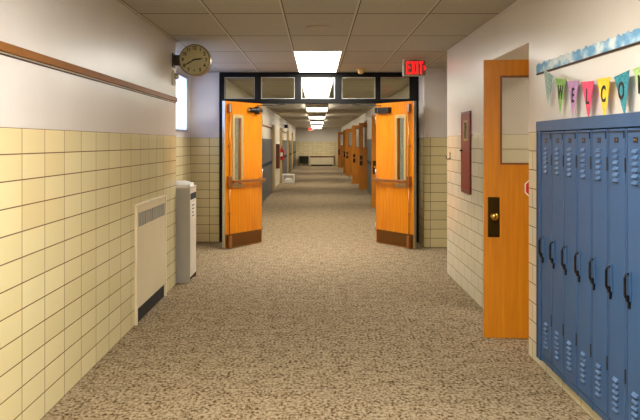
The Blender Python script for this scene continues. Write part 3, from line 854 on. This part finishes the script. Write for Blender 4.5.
# ------------------------------------------------------------------ corridor beyond: details
def far_lockers(x, s, y0, y1, lab, grp):
    pitch = .305; n = int((y1-y0)/pitch)
    me = None
    for i in range(n):
        y = y0+i*pitch
        if me is None:
            mb = MB().box(0, s*.04, .004, pitch-.004, .06, .85).box(0, s*.04, .004, pitch-.004, .86, 1.62).box(0, s*.034, 0, pitch, 0, 1.66)
            mb.box(s*.04, s*.055, .05, .07, .90, 1.0)
            o = mb.build('far_locker', M['farblue']); me = o.data
        else:
            o = bpy.data.objects.new('far_locker', me); COL.objects.link(o)
        o.location = (x+s*.0015, y, 0)
        tag(o, lab, 'locker', grp)
for k, (a, b) in enumerate(((14.2, 21.9), (28.2, 32.7), (35.3, 38.6), (41.2, 46.2))):
    w = ['nearest', 'second', 'third', 'farthest'][k]
    far_lockers(XFL, 1, a, b, 'grey-blue locker in the %s bank on the left beyond the double doors' % w, '%s left lockers beyond the double doors' % w)
far_lockers(XFR, -1, 17.8, 22.3, 'grey-blue locker on the right wall beyond the double doors', 'right lockers beyond the double doors')
for k, y in enumerate((22.1, 26.9, 33.2, 39.2)):
    o = struct('trim_%d' % (k+1), MB().box(XFL, XFL+.09, y, y+.10, 0, 2.12), M['beige_metal'])
o = struct('trim_5', MB().box(XFL, XFL+.03, YB+.3, 22.1, 1.99, 2.03), M['rail'])
o = struct('trim_6', MB().box(XFL, XFL+.03, 27.1, 33.1, 1.99, 2.03), M['rail'])
# brown cabinet, extinguisher
t = thing('fire_cabinet', 'brown wooden wall cabinet on the left wall beyond the doors, beside the extinguisher', 'cabinet', (XFL, 24.6, .64))
MB().box(0, .11, -.25, .25, 0, .86).build('body', M['darkwood'], t, .004)
MB().box(.11, .125, -.23, .23, .02, .84).build('door', M['darkwood'], t, .003)
MB().box(0, .004, -.2, .2, .861, .89).build('mounting_rail', M['steel'], t)
MB().box(.125, .14, -.20, -.16, .40, .46).build('pull', M['brass'], t)
t = thing('fire_extinguisher', 'red fire extinguisher hung on the left wall beyond the double doors', 'fire extinguisher', (XFL+.1265, 26.0, .90))
MB().lathe([(.07, 0), (.085, .01), (.085, .38), (.07, .43), (.03, .46), (.028, .49)], (0, 0, 0), (0, 0, 1), 20).build('cylinder', M['red'], t)
MB().box(-.02, .02, -.03, .08, .49, .53).build('valve', M['black'], t, .003)
MB().box(-.055, .055, -.088, -.078, .14, .28).build('label_plate', M['paper'], t)
MB().tube([(0, -.03, .50), (.03, -.10, .44), (.06, -.095, .25), (.05, -.09, .10)], .012, 8).build('hose', M['black'], t)
MB().box(-.125, -.083, -.04, .04, .2, .32).build('mounting_bracket', M['black'], t)
t = thing('projecting_sign', 'small dark projecting box high on the left wall beyond the doors', 'sign', (XFL, 30.5, 2.19))
MB().box(0, .16, -.03, .03, 0, .15).build('panel', M['black'], t, .004)
MB().box(.0, .02, -.05, .05, -.02, .17).build('wall_plate', M['steel'], t)
# white-rimmed crate
t = thing('storage_crate', 'white-rimmed wire crate standing on the floor by the left wall beyond the doors', 'crate', (-1.09, 26.6, 0))
MB().box(-.23, .23, -.2, -.17, .31, .35).box(-.23, .23, .17, .2, .31, .35).box(-.23, -.2, -.17, .17, .31, .35).box(.2, .23, -.17, .17, .31, .35).build('rim', M['paper'], t, .003)
MB().box(-.2, .2, -.17, .17, .01, .025).build('bottom', M['paper'], t)
for sx in (-1, 1):
    for sy in (-1, 1):
        MB().box(sx*.2, sx*.222, sy*.17, sy*.192, 0, .31).build('post', M['paper'], t)
side = MB()
for k in range(9):
    xx = -.19+.38*k/8
    side.cyl((xx, -.182, .02), (xx, -.182, .31), .004, seg=6).cyl((xx, .182, .02), (xx, .182, .31), .004, seg=6)
side.build('wire_side', M['steel'], t)
o = crumple('paper_bundle', 'pinkish paper bundle lying inside the white-rimmed crate', -1.09, 26.6, .026, .34, .28, .16, .0, 11)
# end wall: heater cabinet and a small table
t = thing('end_heater', 'long cream heater cabinet with dark top grille at the end wall', 'heater', (.33, YE-.0015, 0))
MB().box(-.78, .78, -.2, 0, .09, .56).build('body', M['cream'], t, .005)
MB().box(-.78, .78, -.21, 0, .561, .66).build('grille', M['darkwood'], t)
MB().box(-.80, .80, -.215, 0, .661, .69).build('cabinet_top', M['cream'], t, .004)
MB().box(-.72, .72, -.16, 0, 0, .09).build('plinth', M['void'], t)
MB().box(.80, .84, -.22, 0, 0, .70).build('end_panel', M['darkwood'], t)
t = thing('side_table', 'small dark table against the end wall beside the cream heater', 'table', (-.87, 46.2, 0))
MB().box(-.32, .32, -.25, .25, .60, .66).build('tabletop', M['black'], t, .006)
MB().box(-.29, .29, .20, .23, .15, .60).build('back_shade', M['olive'], t)  # dark panel stands in for the shade beneath the tabletop
for sx in (-1, 1):
    for sy in (-1, 1):
        MB().box(sx*.26, sx*.30, sy*.18, sy*.22, 0, .60).build('leg', M['black'], t)

# ------------------------------------------------------------------ world, camera, view
wd = bpy.data.worlds.new('overcast_sky'); sc.world = wd; wd.use_nodes = True
bg = wd.node_tree.nodes['Background']; bg.inputs[0].default_value = (.52, .64, 1.0, 1); bg.inputs[1].default_value = SKY

cam = bpy.data.cameras.new('camera'); co = bpy.data.objects.new('camera', cam); COL.objects.link(co)
cam.sensor_fit = 'HORIZONTAL'; cam.sensor_width = 36.0; cam.lens = 36.0*F/640.0
cam.shift_x = (320-VX)/640.0; cam.shift_y = (VY-210)/640.0
cam.clip_start = .05; cam.clip_end = 200
co.location = (0, 0, H); co.rotation_euler = (math.radians(90), 0, 0)
sc.camera = co
sc.view_settings.view_transform = 'Standard'; sc.view_settings.look = 'None'
sc.view_settings.gamma = 1.0; sc.view_settings.exposure = 1.0
sc.view_settings.use_curve_mapping = False
